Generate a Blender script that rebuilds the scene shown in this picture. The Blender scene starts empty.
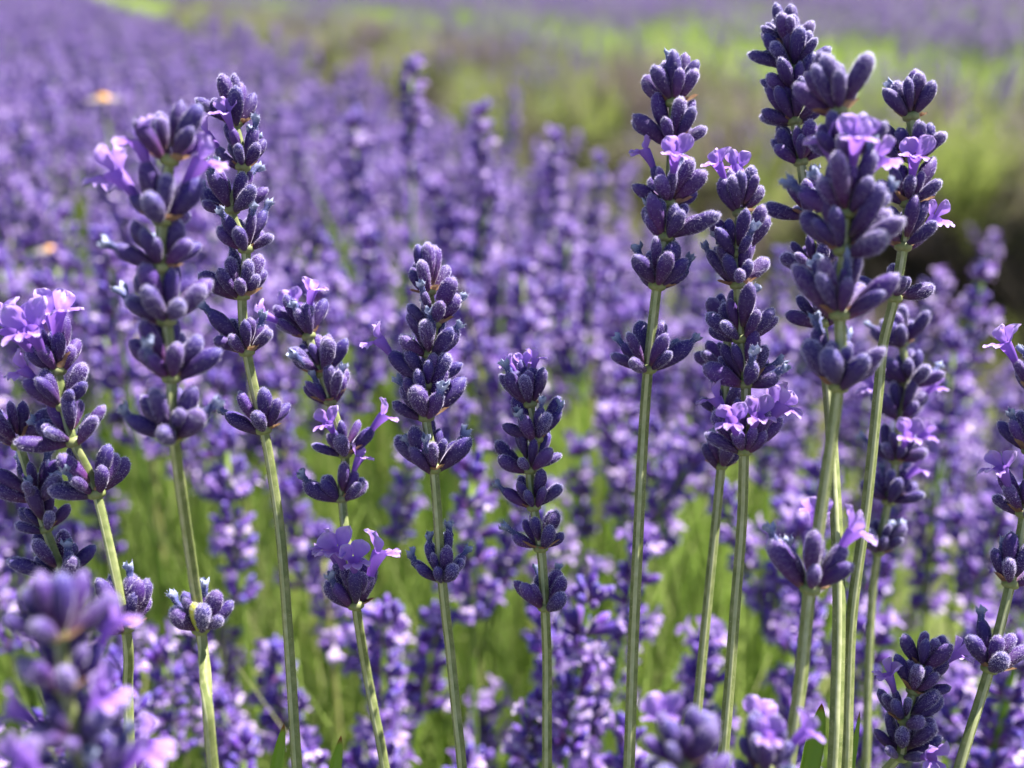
import bpy, math, random
import numpy as np
from mathutils import Vector, Matrix, Quaternion

# ------------------------------------------------------------------ camera, sky, sun, exposure
scene = bpy.context.scene
COL = scene.collection
CAM_Z = 0.78
PITCH = 21.6
cam_d = bpy.data.cameras.new("camera")
cam = bpy.data.objects.new("camera", cam_d)
COL.objects.link(cam)
cam.location = (0, 0, CAM_Z)
cam.rotation_euler = (math.radians(90 - PITCH), 0, 0)
cam_d.sensor_width = 36
cam_d.lens = 36
cam_d.clip_start = 0.01
cam_d.clip_end = 500
cam_d.dof.use_dof = True
cam_d.dof.focus_distance = 0.208
cam_d.dof.aperture_fstop = 9.5
scene.camera = cam

SUN_EL, SUN_AZ = 58, 60            # azimuth measured clockwise from the view direction (+Y)
world = bpy.data.worlds.new("World")
scene.world = world
world.use_nodes = True
wn = world.node_tree
sky = wn.nodes.new("ShaderNodeTexSky")
sky.sky_type = 'NISHITA'
sky.sun_disc = False
sky.sun_elevation = math.radians(SUN_EL)
sky.sun_rotation = math.radians(SUN_AZ)
bg = wn.nodes["Background"]
bg.inputs[1].default_value = 0.05
wn.links.new(sky.outputs[0], bg.inputs[0])
sun_d = bpy.data.lights.new("sun", 'SUN')
sun_d.energy = 5.0
sun_d.angle = math.radians(0.5)
sun_d.color = (1.0, 0.95, 0.87)
sun = bpy.data.objects.new("sun", sun_d)
COL.objects.link(sun)
sd = Vector((math.sin(math.radians(SUN_AZ)) * math.cos(math.radians(SUN_EL)),
             math.cos(math.radians(SUN_AZ)) * math.cos(math.radians(SUN_EL)),
             math.sin(math.radians(SUN_EL))))
sun.rotation_euler = sd.to_track_quat('Z', 'Y').to_euler()
sun.location = sd * 5
scene.view_settings.view_transform = 'Standard'
scene.view_settings.look = 'None'
scene.view_settings.exposure = 2.0
scene.view_settings.gamma = 1
scene.cycles.max_bounces = 6
scene.cycles.transparent_max_bounces = 4

rng = random.Random(7)
nr = np.random.default_rng(7)
MM = 0.001
_m = cam.rotation_euler.to_matrix()

def at(px, py, d):
    """photo position + depth along the view axis -> world point"""
    v = Vector(((px - 512) / 1024 * d, -(py - 384) / 1024 * d, -d))
    return Vector(cam.location) + _m @ v

# ------------------------------------------------------------------ materials
def newmat(name):
    m = bpy.data.materials.new(name)
    m.use_nodes = True
    return m, m.node_tree, m.node_tree.nodes["Principled BSDF"]

def ramp(nt, stops, interp='LINEAR'):
    r = nt.nodes.new("ShaderNodeValToRGB")
    r.color_ramp.interpolation = interp
    e = r.color_ramp.elements
    while len(e) < len(stops):
        e.new(0.5)
    for k, (p, c) in enumerate(stops):
        e[k].position = p
        e[k].color = (*c, 1)
    return r

def mixrgb(nt, a, b, f, mode='MIX'):
    n = nt.nodes.new("ShaderNodeMix")
    n.data_type = 'RGBA'
    n.blend_type = mode
    for sock, v in ((n.inputs[6], a), (n.inputs[7], b), (n.inputs[0], f)):
        if hasattr(v, 'is_output'):
            nt.links.new(v, sock)
        elif isinstance(v, (int, float)):
            sock.default_value = v
        else:
            sock.default_value = (*v, 1)
    return n.outputs[2]

def leafy(nt, p, col, trans, rough=0.6):
    """principled + translucent, for thin plant tissue"""
    nt.links.new(col, p.inputs["Base Color"])
    p.inputs["Roughness"].default_value = rough
    t = nt.nodes.new("ShaderNodeBsdfTranslucent")
    nt.links.new(col, t.inputs[0])
    mx = nt.nodes.new("ShaderNodeMixShader")
    mx.inputs[0].default_value = trans
    nt.links.new(p.outputs[0], mx.inputs[1])
    nt.links.new(t.outputs[0], mx.inputs[2])
    nt.links.new(mx.outputs[0], nt.nodes["Material Output"].inputs[0])

def calyx_mat(name, lift, sheen):
    m, nt, p = newmat(name)
    at_ = nt.nodes.new("ShaderNodeAttribute")
    at_.attribute_name = "along"
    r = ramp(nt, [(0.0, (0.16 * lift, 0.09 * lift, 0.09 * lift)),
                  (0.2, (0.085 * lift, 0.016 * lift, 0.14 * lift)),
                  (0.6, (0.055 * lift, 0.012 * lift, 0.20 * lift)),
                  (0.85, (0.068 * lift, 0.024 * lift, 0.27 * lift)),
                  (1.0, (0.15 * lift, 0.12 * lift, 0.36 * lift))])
    nt.links.new(at_.outputs["Fac"], r.inputs[0])
    oi = nt.nodes.new("ShaderNodeObjectInfo")
    geo = nt.nodes.new("ShaderNodeNewGeometry")
    add = nt.nodes.new("ShaderNodeMath"); add.operation = 'ADD'
    nt.links.new(oi.outputs["Random"], add.inputs[0])
    nt.links.new(geo.outputs["Random Per Island"], add.inputs[1])
    fr = nt.nodes.new("ShaderNodeMath"); fr.operation = 'FRACT'
    nt.links.new(add.outputs[0], fr.inputs[0])
    r2 = ramp(nt, [(0.0, (0.75, 0.8, 1.15)), (0.5, (1.0, 0.95, 1.0)), (0.8, (1.45, 1.1, 1.15)), (1.0, (1.8, 1.6, 1.5))])
    nt.links.new(fr.outputs[0], r2.inputs[0])
    c = mixrgb(nt, r.outputs[0], r2.outputs[0], 1.0, 'MULTIPLY')
    # downy mottling
    tc = nt.nodes.new("ShaderNodeTexCoord")
    no = nt.nodes.new("ShaderNodeTexNoise")
    no.inputs["Scale"].default_value = 2600
    no.inputs["Detail"].default_value = 3
    nt.links.new(tc.outputs["Object"], no.inputs["Vector"])
    r3 = ramp(nt, [(0.45, (0, 0, 0)), (0.75, (1, 1, 1))])
    nt.links.new(no.outputs["Fac"], r3.inputs[0])
    mm = nt.nodes.new("ShaderNodeMath"); mm.operation = 'MULTIPLY'
    nt.links.new(r3.outputs[0], mm.inputs[0])
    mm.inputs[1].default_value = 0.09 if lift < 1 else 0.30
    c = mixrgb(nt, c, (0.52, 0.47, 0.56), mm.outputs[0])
    nt.links.new(c, p.inputs["Base Color"])
    p.inputs["Roughness"].default_value = 0.62
    p.inputs["Specular IOR Level"].default_value = 0.35
    p.inputs["Sheen Weight"].default_value = sheen
    p.inputs["Sheen Roughness"].default_value = 0.35
    p.inputs["Sheen Tint"].default_value = (0.85, 0.78, 1, 1)
    return m

M = {}
M['calyx'] = calyx_mat('calyx_velvet', 0.50, 0.15)
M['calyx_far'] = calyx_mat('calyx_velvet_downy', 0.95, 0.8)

def simple(name, stops, trans=0.3, rough=0.6, scale=300, island=False, attr=None):
    m, nt, p = newmat(name)
    if attr:
        n = nt.nodes.new("ShaderNodeAttribute"); n.attribute_name = attr; out = n.outputs["Fac"]
    elif island:
        geo = nt.nodes.new("ShaderNodeNewGeometry")
        oi = nt.nodes.new("ShaderNodeObjectInfo")
        a = nt.nodes.new("ShaderNodeMath"); a.operation = 'ADD'
        f = nt.nodes.new("ShaderNodeMath"); f.operation = 'FRACT'
        nt.links.new(geo.outputs["Random Per Island"], a.inputs[0])
        nt.links.new(oi.outputs["Random"], a.inputs[1])
        nt.links.new(a.outputs[0], f.inputs[0])
        out = f.outputs[0]
    else:
        tc = nt.nodes.new("ShaderNodeTexCoord")
        n = nt.nodes.new("ShaderNodeTexNoise"); n.inputs["Scale"].default_value = scale
        n.inputs["Detail"].default_value = 4
        nt.links.new(tc.outputs["Object"], n.inputs["Vector"])
        out = n.outputs["Fac"]
    r = ramp(nt, stops)
    nt.links.new(out, r.inputs[0])
    leafy(nt, p, r.outputs[0], trans, rough)
    return m

M['hair'] = simple('fine_down', [(0, (0.58, 0.50, 0.92)), (1, (0.92, 0.88, 0.99))], 0.5, 0.5, island=True)
M['stem_hair'] = simple('stem_down', [(0, (0.6, 0.62, 0.42)), (1, (0.75, 0.75, 0.6))], 0.5, 0.5, island=True)
M['petal'] = simple('petal_violet', [(0, (0.20, 0.07, 0.42)), (0.4, (0.31, 0.15, 0.62)), (0.8, (0.42, 0.25, 0.74)), (1, (0.62, 0.48, 0.86))], 0.5, 0.55, attr='along')
M['petal_far'] = simple('petal_violet_massed', [(0, (0.22, 0.11, 0.44)), (0.5, (0.36, 0.23, 0.60)), (1, (0.72, 0.60, 0.84))], 0.45, 0.55, island=True)
M['wilt'] = simple('withered_corolla', [(0, (0.035, 0.03, 0.13)), (0.6, (0.06, 0.07, 0.23)), (1, (0.34, 0.38, 0.56))], 0.15, 0.7, attr='along')
M['bract'] = simple('papery_bract', [(0.3, (0.16, 0.07, 0.06)), (0.55, (0.30, 0.17, 0.10)), (0.75, (0.46, 0.32, 0.20))], 0.35, 0.6, 500)
M['stem'] = simple('stem_green', [(0.3, (0.10, 0.13, 0.035)), (0.5, (0.17, 0.20, 0.065)), (0.75, (0.27, 0.28, 0.13))], 0.08, 0.55, 420)
M['stem_ridge'] = simple('stem_ridge_green', [(0.3, (0.30, 0.33, 0.14)), (0.7, (0.44, 0.45, 0.26))], 0.08, 0.5, 500)
M['blade'] = simple('blade_green', [(0, (0.12, 0.20, 0.04)), (0.4, (0.30, 0.43, 0.09)), (0.8, (0.44, 0.56, 0.16)), (1, (0.55, 0.52, 0.28))], 0.6, 0.5, island=True)
m, nt, p = newmat('blade_lime')
oi = nt.nodes.new("ShaderNodeObjectInfo")
no = nt.nodes.new("ShaderNodeTexNoise"); no.inputs["Scale"].default_value = 3.4; no.inputs["Detail"].default_value = 3
nt.links.new(oi.outputs["Location"], no.inputs["Vector"])
geo = nt.nodes.new("ShaderNodeNewGeometry")
ra = ramp(nt, [(0, (0.14, 0.18, 0.06)), (0.5, (0.30, 0.37, 0.09)), (1, (0.52, 0.58, 0.18))])
rb = ramp(nt, [(0, (0.08, 0.07, 0.055)), (0.5, (0.20, 0.15, 0.14)), (1, (0.34, 0.27, 0.31))])
nt.links.new(geo.outputs["Random Per Island"], ra.inputs[0]); nt.links.new(geo.outputs["Random Per Island"], rb.inputs[0])
rf = ramp(nt, [(0.46, (0, 0, 0)), (0.52, (1, 1, 1))])
nt.links.new(no.outputs["Fac"], rf.inputs[0])
leafy(nt, p, mixrgb(nt, ra.outputs[0], rb.outputs[0], rf.outputs[0]), 0.4, 0.5)
M['blade_lime'] = m
M['twig'] = simple('woody_twig_shade', [(0, (0.02, 0.016, 0.012)), (1, (0.08, 0.06, 0.04))], 0.0, 0.8, island=True)  # woody brown, darkened so the shadow under the bushes sits in the colour
M['leaf'] = simple('young_leaf', [(0, (0.16, 0.30, 0.03)), (0.93, (0.28, 0.44, 0.05)), (0.97, (0.30, 0.14, 0.04)), (1, (0.25, 0.10, 0.03))], 0.45, 0.4, attr='along')
M['daisy_petal'] = simple('ray_petal', [(0, (0.42, 0.36, 0.34)), (1, (0.52, 0.45, 0.42))], 0.4, 0.5, 400)
M['daisy_disc'] = simple('orange_disc', [(0.3, (0.7, 0.28, 0.03)), (0.7, (0.8, 0.45, 0.06))], 0.1, 0.6, 900)

# soil and grass
m, nt, p = newmat('soil')
tc = nt.nodes.new("ShaderNodeTexCoord")
n1 = nt.nodes.new("ShaderNodeTexNoise"); n1.inputs["Scale"].default_value = 3; n1.inputs["Detail"].default_value = 8
n2 = nt.nodes.new("ShaderNodeTexNoise"); n2.inputs["Scale"].default_value = 60; n2.inputs["Detail"].default_value = 6
nt.links.new(tc.outputs["Object"], n1.inputs["Vector"]); nt.links.new(tc.outputs["Object"], n2.inputs["Vector"])
r1 = ramp(nt, [(0.35, (0.13, 0.10, 0.06)), (0.5, (0.24, 0.20, 0.12)), (0.65, (0.12, 0.15, 0.05))])
r2 = ramp(nt, [(0.3, (0.6, 0.6, 0.6)), (0.7, (1.2, 1.2, 1.2))])
nt.links.new(n1.outputs["Fac"], r1.inputs[0]); nt.links.new(n2.outputs["Fac"], r2.inputs[0])
nt.links.new(mixrgb(nt, r1.outputs[0], r2.outputs[0], 1.0, 'MULTIPLY'), p.inputs["Base Color"])
p.inputs["Roughness"].default_value = 0.95
bp = nt.nodes.new("ShaderNodeBump"); bp.inputs["Distance"].default_value = 0.02
nt.links.new(n2.outputs["Fac"], bp.inputs["Height"]); nt.links.new(bp.outputs[0], p.inputs["Normal"])
M['soil'] = m
M['bark'] = simple('bark', [(0.3, (0.08, 0.06, 0.04)), (0.7, (0.16, 0.12, 0.08))], 0.0, 0.9, 8)
M['tree_leaf'] = simple('tree_leaf', [(0, (0.03, 0.06, 0.015)), (1, (0.08, 0.13, 0.03))], 0.3, 0.6, island=True)

# ------------------------------------------------------------------ mesh helpers
class MB:
    """collects vertices, faces, material indices and an 'along' value"""
    def __init__(self):
        self.v, self.f, self.mi, self.al, self.n = [], [], [], [], 0
    def add(self, v, f, mi=0, al=None):
        v = np.asarray(v, float).reshape(-1, 3)
        self.v.append(v)
        o = self.n
        self.f += [tuple(int(i) + o for i in q) for q in f]
        self.mi += ([mi] * len(f)) if isinstance(mi, int) else list(mi)
        self.al.append(np.zeros(len(v)) if al is None else np.asarray(al, float))
        self.n += len(v)
    def merge(self, other, mat=None):
        V = np.concatenate(other.v)
        if mat is not None:
            A = np.array(mat)
            V = V @ A[:3, :3].T + A[:3, 3]
        self.add(V, other.f, other.mi, np.concatenate(other.al))
    def mesh(self, name, mats, smooth=True):
        me = bpy.data.meshes.new(name)
        V = np.concatenate(self.v)
        me.from_pydata(V.tolist(), [], self.f)
        for mt in mats:
            me.materials.append(mt)
        me.polygons.foreach_set('material_index', np.array(self.mi, dtype=np.int32))
        me.polygons.foreach_set('use_smooth', np.full(len(self.f), smooth))
        a = me.attributes.new('along', 'FLOAT', 'POINT')
        a.data.foreach_set('value', np.concatenate(self.al).astype(np.float32))
        me.update()
        return me

def grid_faces(nu, nv, closed=True):
    """nu rings of nv points"""
    f = []
    for i in range(nu - 1):
        for j in range(nv if closed else nv - 1):
            k = (j + 1) % nv
            f.append((i * nv + j, i * nv + k, (i + 1) * nv + k, (i + 1) * nv + j))
    return f

def calyx_mb(seed, nv=22, nu=12, hairs=0, L=8.1 * MM, R=1.5 * MM):
    r = np.random.default_rng(seed)
    L = L * r.uniform(0.8, 1.1); R = R * r.uniform(0.82, 1.12)
    bend = r.uniform(-0.3, 0.9) * MM
    t = np.linspace(0, 1, nu)
    pinch = r.uniform(0.55, 0.8)
    prof = np.interp(t, [0, 0.06, 0.2, 0.45, 0.7, 0.88, 0.96, 1.0], [0.28, 0.38, 0.62, 0.92, 1.0, 0.84 * pinch / 0.7, 0.58 * pinch / 0.7, 0.12])
    prof = np.clip(prof, 0.05, 1.0)
    a = np.linspace(0, 2 * np.pi, nv, endpoint=False)
    V = np.zeros((nu, nv, 3))
    for i in range(nu):
        rib = 1 + (0.085 * np.cos(a * (nv // 2)) if nv >= 12 else 0) * (1 - t[i] ** 4)
        rr = R * prof[i] * rib
        V[i, :, 0] = rr * np.cos(a) + bend * math.sin(t[i] * 2.2)
        V[i, :, 1] = rr * np.sin(a) * 0.92
        V[i, :, 2] = L * t[i]
    mb = MB()
    f = grid_faces(nu, nv)
    f.append(tuple(range((nu - 1) * nv, nu * nv)))
    mb.add(V, f, 0, np.repeat(t, nv))
    if hairs:
        hv, hf = [], []
        for k in range(hairs):
            tt = r.uniform(0.03, 1) ** 0.42
            ang = r.uniform(0, 2 * np.pi)
            rr = R * float(np.interp(tt, t, prof)) * 0.98
            c = np.array([rr * math.cos(ang) + bend * math.sin(tt * 2.2), rr * math.sin(ang) * 0.92, L * tt])
            nrm = np.array([math.cos(ang), math.sin(ang), 0.25 + (1.6 if tt > 0.93 else 0)]) + r.normal(0, 0.35, 3)
            nrm /= np.linalg.norm(nrm)
            s = np.cross(nrm, r.normal(0, 1, 3)); s /= np.linalg.norm(s)
            ln = r.uniform(0.15, 0.55) * MM; w = 0.019 * MM
            hv += [c - s * w, c + s * w, c + nrm * ln]
            hf.append((3 * k, 3 * k + 1, 3 * k + 2))
        mb.add(hv, hf, 1)
    return mb

def lobe(mb, base, direc, up, L, W, cup, curl, nu=7, nv=7, notch=0.0):
    """one rounded petal lobe: grows from base along direc, up is its face normal"""
    direc = np.array(direc, float); direc /= np.linalg.norm(direc)
    up = np.array(up, float); up -= direc * up.dot(direc); up /= np.linalg.norm(up)
    sd_ = np.cross(direc, up)
    V, al = [], []
    for i in range(nu):
        u = i / (nu - 1)
        w = W * (0.35 + 0.65 * math.sin(min(1, u * 1.5) * math.pi / 2)) * (math.sqrt(max(0, 1 - max(0, (u - 0.55) / 0.45) ** 2)) * 0.92 + 0.08)
        for j in range(nv):
            s = (j / (nv - 1) - 0.5) * 2
            wob = L * (0.07 * math.sin(5 * s + 9 * u + L * 9e4) + 0.05 * math.sin(11 * s - 5 * u + L * 5e4))
            c = np.array(base) + direc * L * u * (1 - notch * (1 - abs(s)) * u) + sd_ * w * s * 0.5 + up * (-curl * L * u * u + cup * w * s * s + wob * u)
            V.append(c); al.append(0.35 + 0.65 * u)
    mb.add(V, grid_faces(nu, nv, False), 0, al)

def corolla_mb(seed, lo=False):
    """open lavender flower: tube along z, two big upper lobes, three small lower lobes; leans towards +x"""
    r = np.random.default_rng(seed)
    mb = MB()
    nu, nv = (4, 6) if lo else (8, 12)
    H = r.uniform(3.4, 4.8) * MM
    t = np.linspace(0, 1, nu); a = np.linspace(0, 2 * np.pi, nv, endpoint=False)
    V = np.zeros((nu, nv, 3)); lean = r.uniform(0.3, 1.5) * MM
    for i in range(nu):
        rr = (0.55 + 0.75 * t[i] ** 1.6) * MM
        V[i, :, 0] = rr * np.cos(a) + lean * t[i] ** 2
        V[i, :, 1] = rr * np.sin(a)
        V[i, :, 2] = H * t[i] - 0.8 * MM
    mb.add(V, grid_faces(nu, nv), 0, np.repeat(t * 0.4, nv))
    top = np.array([lean, 0, H - 0.9 * MM])
    n = 4 if lo else 10
    for s in (-1, 1):   # upper lip, on the stem side, standing up
        b = top + np.array([-0.9 * MM, s * 0.75 * MM, 0])
        lobe(mb, b, (-0.25 + r.uniform(-.2, .2), s * 0.45, 1), (1, s * -0.25, 0.2), r.uniform(2.9, 3.9) * MM, r.uniform(2.9, 3.7) * MM, 0.28, r.uniform(-0.25, 0.25), n, n)
    for s in (-1, 0, 1):
        b = top + np.array([0.8 * MM, s * 0.8 * MM, -0.1 * MM])
        lobe(mb, b, (1, s * 0.8, r.uniform(-0.1, 0.5)), (-0.3, 0, 1), r.uniform(2.0, 2.9) * MM, r.uniform(1.6, 2.2) * MM, 0.2, r.uniform(0.0, 0.35), n, n)
    return mb

def wilt_mb(seed):
    """shrivelled dark corolla: crumpled tube with small curled flared rim"""
    r = np.random.default_rng(seed)
    nu, nv = 10, 10
    H = r.uniform(2.8, 4.3) * MM
    t = np.linspace(0, 1, nu); a = np.linspace(0, 2 * np.pi, nv, endpoint=False)
    V = np.zeros((nu, nv, 3)); lx, ly = r.uniform(-1, 1.3) * MM, r.uniform(-.6, .6) * MM
    ph = r.uniform(0, 6)
    prof = np.interp(t, [0, 0.3, 0.62, 0.8, 0.9, 1], [0.85, 0.66, 0.62, 0.95, 1.0, 0.85])
    for i in range(nu):
        cr = 1 + 0.24 * np.sin(a * 3 + ph + 3 * t[i]) * (0.6 + t[i]) + r.normal(0, 0.15, nv)
        rr = prof[i] * MM * cr
        V[i, :, 0] = rr * np.cos(a) + lx * t[i] ** 2
        V[i, :, 1] = rr * np.sin(a) * 0.8 + ly * t[i] ** 2
        V[i, :, 2] = H * t[i] - 0.9 * MM + (t[i] > 0.9) * 0.5 * MM * np.sin(a * 4 + ph)
    mb = MB()
    mb.add(V, grid_faces(nu, nv), 0, np.repeat(t, nv))
    hv, hf = [], []
    for k in range(150):
        i, j = r.integers(2, nu), r.integers(0, nv)
        c = V[i, j]; nrm = np.array([math.cos(a[j]), math.sin(a[j]), 0.8]) + r.normal(0, .4, 3); nrm /= np.linalg.norm(nrm)
        s = np.cross(nrm, r.normal(0, 1, 3)); s /= np.linalg.norm(s)
        hv += [c - s * 0.03 * MM, c + s * 0.03 * MM, c + nrm * r.uniform(.15, .4) * MM]; hf.append((3 * k, 3 * k + 1, 3 * k + 2))
    mb.add(hv, hf, 1)
    return mb

def tube(mb, pts, radii, nv=8, mi=0, square=0.0, frames=None):
    """sweep along pts; square>0 pushes the section towards a ridged square"""
    n = len(pts)
    V = []
    ref = np.array([0.2, 1.0, 0.1])
    a = np.linspace(0, 2 * np.pi, nv, endpoint=False)
    mis = []
    P = np.array(pts, float)
    for i in range(n):
        d = P[min(i + 1, n - 1)] - P[max(i - 1, 0)]
        d /= np.linalg.norm(d)
        s = np.cross(d, ref); s /= np.linalg.norm(s)
        u = np.cross(s, d)
        rr = radii[i] * (1 + square * (np.abs(np.cos(2 * a)) ** 0.8 - 0.5))
        V.append(P[i] + np.outer(rr * np.cos(a), s) + np.outer(rr * np.sin(a), u))
    mb.add(np.array(V), grid_faces(n, nv) + [tuple(range(nv))[::-1], tuple(range((n - 1) * nv, n * nv))],
           mi if isinstance(mi, int) else 0, np.repeat(np.linspace(0, 1, n), nv))

def bract_mb(seed):
    r = np.random.default_rng(seed)
    mb = MB()
    # swollen node
    t = np.linspace(-1, 1, 7); a = np.linspace(0, 2 * np.pi, 12, endpoint=False)
    V = np.zeros((7, 12, 3))
    for i in range(7):
        rr = (0.85 + 0.75 * math.sqrt(max(0, 1 - t[i] ** 2))) * MM
        V[i, :, 0] = rr * np.cos(a); V[i, :, 1] = rr * np.sin(a); V[i, :, 2] = t[i] * 0.9 * MM + 0.2 * MM
    mb.add(V, grid_faces(7, 12), 1)
    for k in range(3):
        ang = r.uniform(0, 6.28) if k == 2 else k * math.pi + r.uniform(-.5, .5)
        L = r.uniform(1.8, 3.8) * MM if k < 2 else 1.8 * MM
        el = r.uniform(0.1, 0.9)
        d = (math.cos(ang), math.sin(ang), el)
        b = np.array([math.cos(ang), math.sin(ang), 0]) * 1.0 * MM
        nu, nv = 7, 5
        V = []
        sdv = np.array([-math.sin(ang), math.cos(ang), 0]); upv = np.array([-math.cos(ang) * el, -math.sin(ang) * el, 1])
        for i in range(nu):
            u = i / (nu - 1)
            w = 3.0 * MM * math.sin(min(1, u * 2.2 + 0.25) * math.pi / 2) * (1 - u) ** 0.6 * (1 + .25 * math.sin(9 * u + k)) + 0.05 * MM
            for j in range(nv):
                s = (j / (nv - 1) - 0.5) * 2
                V.append(b + np.array(d) * L * u + sdv * w * s * 0.5 + upv * (0.25 * w * s * s + 0.2 * L * u * u * r.uniform(0.7, 1)))
        mb.add(V, grid_faces(nu, nv, False), 0)
    return mb

NCAL = 10
CAL = [calyx_mb(100 + i, nv=24, hairs=(300, 600, 1000, 1500)[i % 4]).mesh('calyx', [M['calyx'], M['hair']]) for i in range(NCAL)]
for me_ in CAL:
    me_['tip'] = me_.vertices[24 * 11].co.z
COR = [corolla_mb(200 + i).mesh('corolla', [M['petal']]) for i in range(7)]
WIL = [wilt_mb(300 + i).mesh('withered_corolla', [M['wilt'], M['hair']]) for i in range(6)]
BRA = [bract_mb(400 + i).mesh('whorl', [M['bract'], M['stem']]) for i in range(6)]

def link(name, data, parent=None, loc=None, quat=None, scale=None):
    o = bpy.data.objects.new(name, data)
    COL.objects.link(o)
    if parent is not None:
        o.parent = parent
    if loc is not None:
        o.location = loc
    if quat is not None:
        o.rotation_mode = 'QUATERNION'
        o.rotation_quaternion = quat
    if scale is not None:
        o.scale = (scale, scale, scale) if isinstance(scale, (int, float)) else scale
    return o

def tag(o, label, cat, group=None):
    o['label'] = label; o['category'] = cat
    if group: o['group'] = group
    return o

def dir_quat(az, tilt, spin=0.0):
    """z axis leaned by tilt from the axis towards azimuth az (radians); local +x keeps pointing outwards"""
    return Quaternion((0, 0, 1), az) @ Quaternion((0, 1, 0), tilt) @ Quaternion((0, 0, 1), spin)

def whorl_layout(r, n, spread, top):
    """azimuth, tilt, height and size of the calyces of one whorl"""
    out = []
    n_out = int(round(n * (0.6 if not top else 0.5)))
    off = r.uniform(0, 6.28)
    for k in range(n_out):
        out.append((off + k * 2 * math.pi / n_out + r.uniform(-.38, .38), (math.radians(r.uniform(34, 74))) * spread, r.uniform(-0.4, 0.9) * MM, r.uniform(0.68, 1.08)))
    for k in range(n - n_out):
        out.append((off + 0.5 + k * 2 * math.pi / max(1, n - n_out) + r.uniform(-.3, .3), math.radians(r.uniform(10, 42)) * spread, r.uniform(0.6, 2.6) * MM, r.uniform(0.6, 1.02)))
    return out

def catmull(P, sub=6):
    out = []
    n = len(P)
    for i in range(n - 1):
        p0, p1, p2, p3 = P[max(i - 1, 0)], P[i], P[i + 1], P[min(i + 2, n - 1)]
        for k in range(sub):
            t = k / sub
            out.append(0.5 * ((2 * p1) + (-p0 + p2) * t + (2 * p0 - 5 * p1 + 4 * p2 - p3) * t * t + (-p0 + 3 * p1 - 3 * p2 + p3) * t ** 3))
    out.append(P[-1])
    return out

def stem_mesh(path, base, r_top, r_bot, seed, hairs=3200):
    r = np.random.default_rng(seed)
    P = [np.array(p - base) for p in path]
    n = len(P)
    # distance from top to scale radius over the first 15 cm
    acc = [0]
    for i in range(1, n):
        acc.append(acc[-1] + np.linalg.norm(P[i] - P[i - 1]))
    radii = [r_top + (r_bot - r_top) * min(1, a_ / 0.14) for a_ in acc]
    mb = MB()
    tube(mb, P, radii, 16, 0, square=0.22)
    # ridge faces get the paler material
    for k in range(len(mb.mi) - 2):
        if (k % 16) in (3, 4, 11, 12): mb.mi[k] = 1
    # down
    PP = np.array(P); acc = np.array(acc)
    hv, hf = [], []
    Lh = min(acc[-1], 0.19)
    for k in range(hairs):
        s_ = r.uniform(0, Lh)
        i = min(np.searchsorted(acc, s_, side='right') - 1, n - 2)
        u = (s_ - acc[i]) / (acc[i + 1] - acc[i] + 1e-9)
        c = PP[i] * (1 - u) + PP[i + 1] * u
        d = PP[i + 1] - PP[i]; d /= np.linalg.norm(d)
        v = r.normal(0, 1, 3); v -= d * v.dot(d); v /= np.linalg.norm(v)
        rad = radii[i] * 0.97
        w = np.cross(d, v)
        nrm = v - d * r.uniform(-.4, .4)
        ln = r.uniform(0.12, 0.34) * MM; ww = 0.028 * MM
        hv += [c + v * rad - d * ww, c + v * rad + d * ww, c + v * rad + nrm * ln]
        hf.append((3 * k, 3 * k + 1, 3 * k + 2))
    mb.add(hv, hf, 2)
    return mb.mesh('stem', [M['stem'], M['stem_ridge'], M['stem_hair']])

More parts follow.
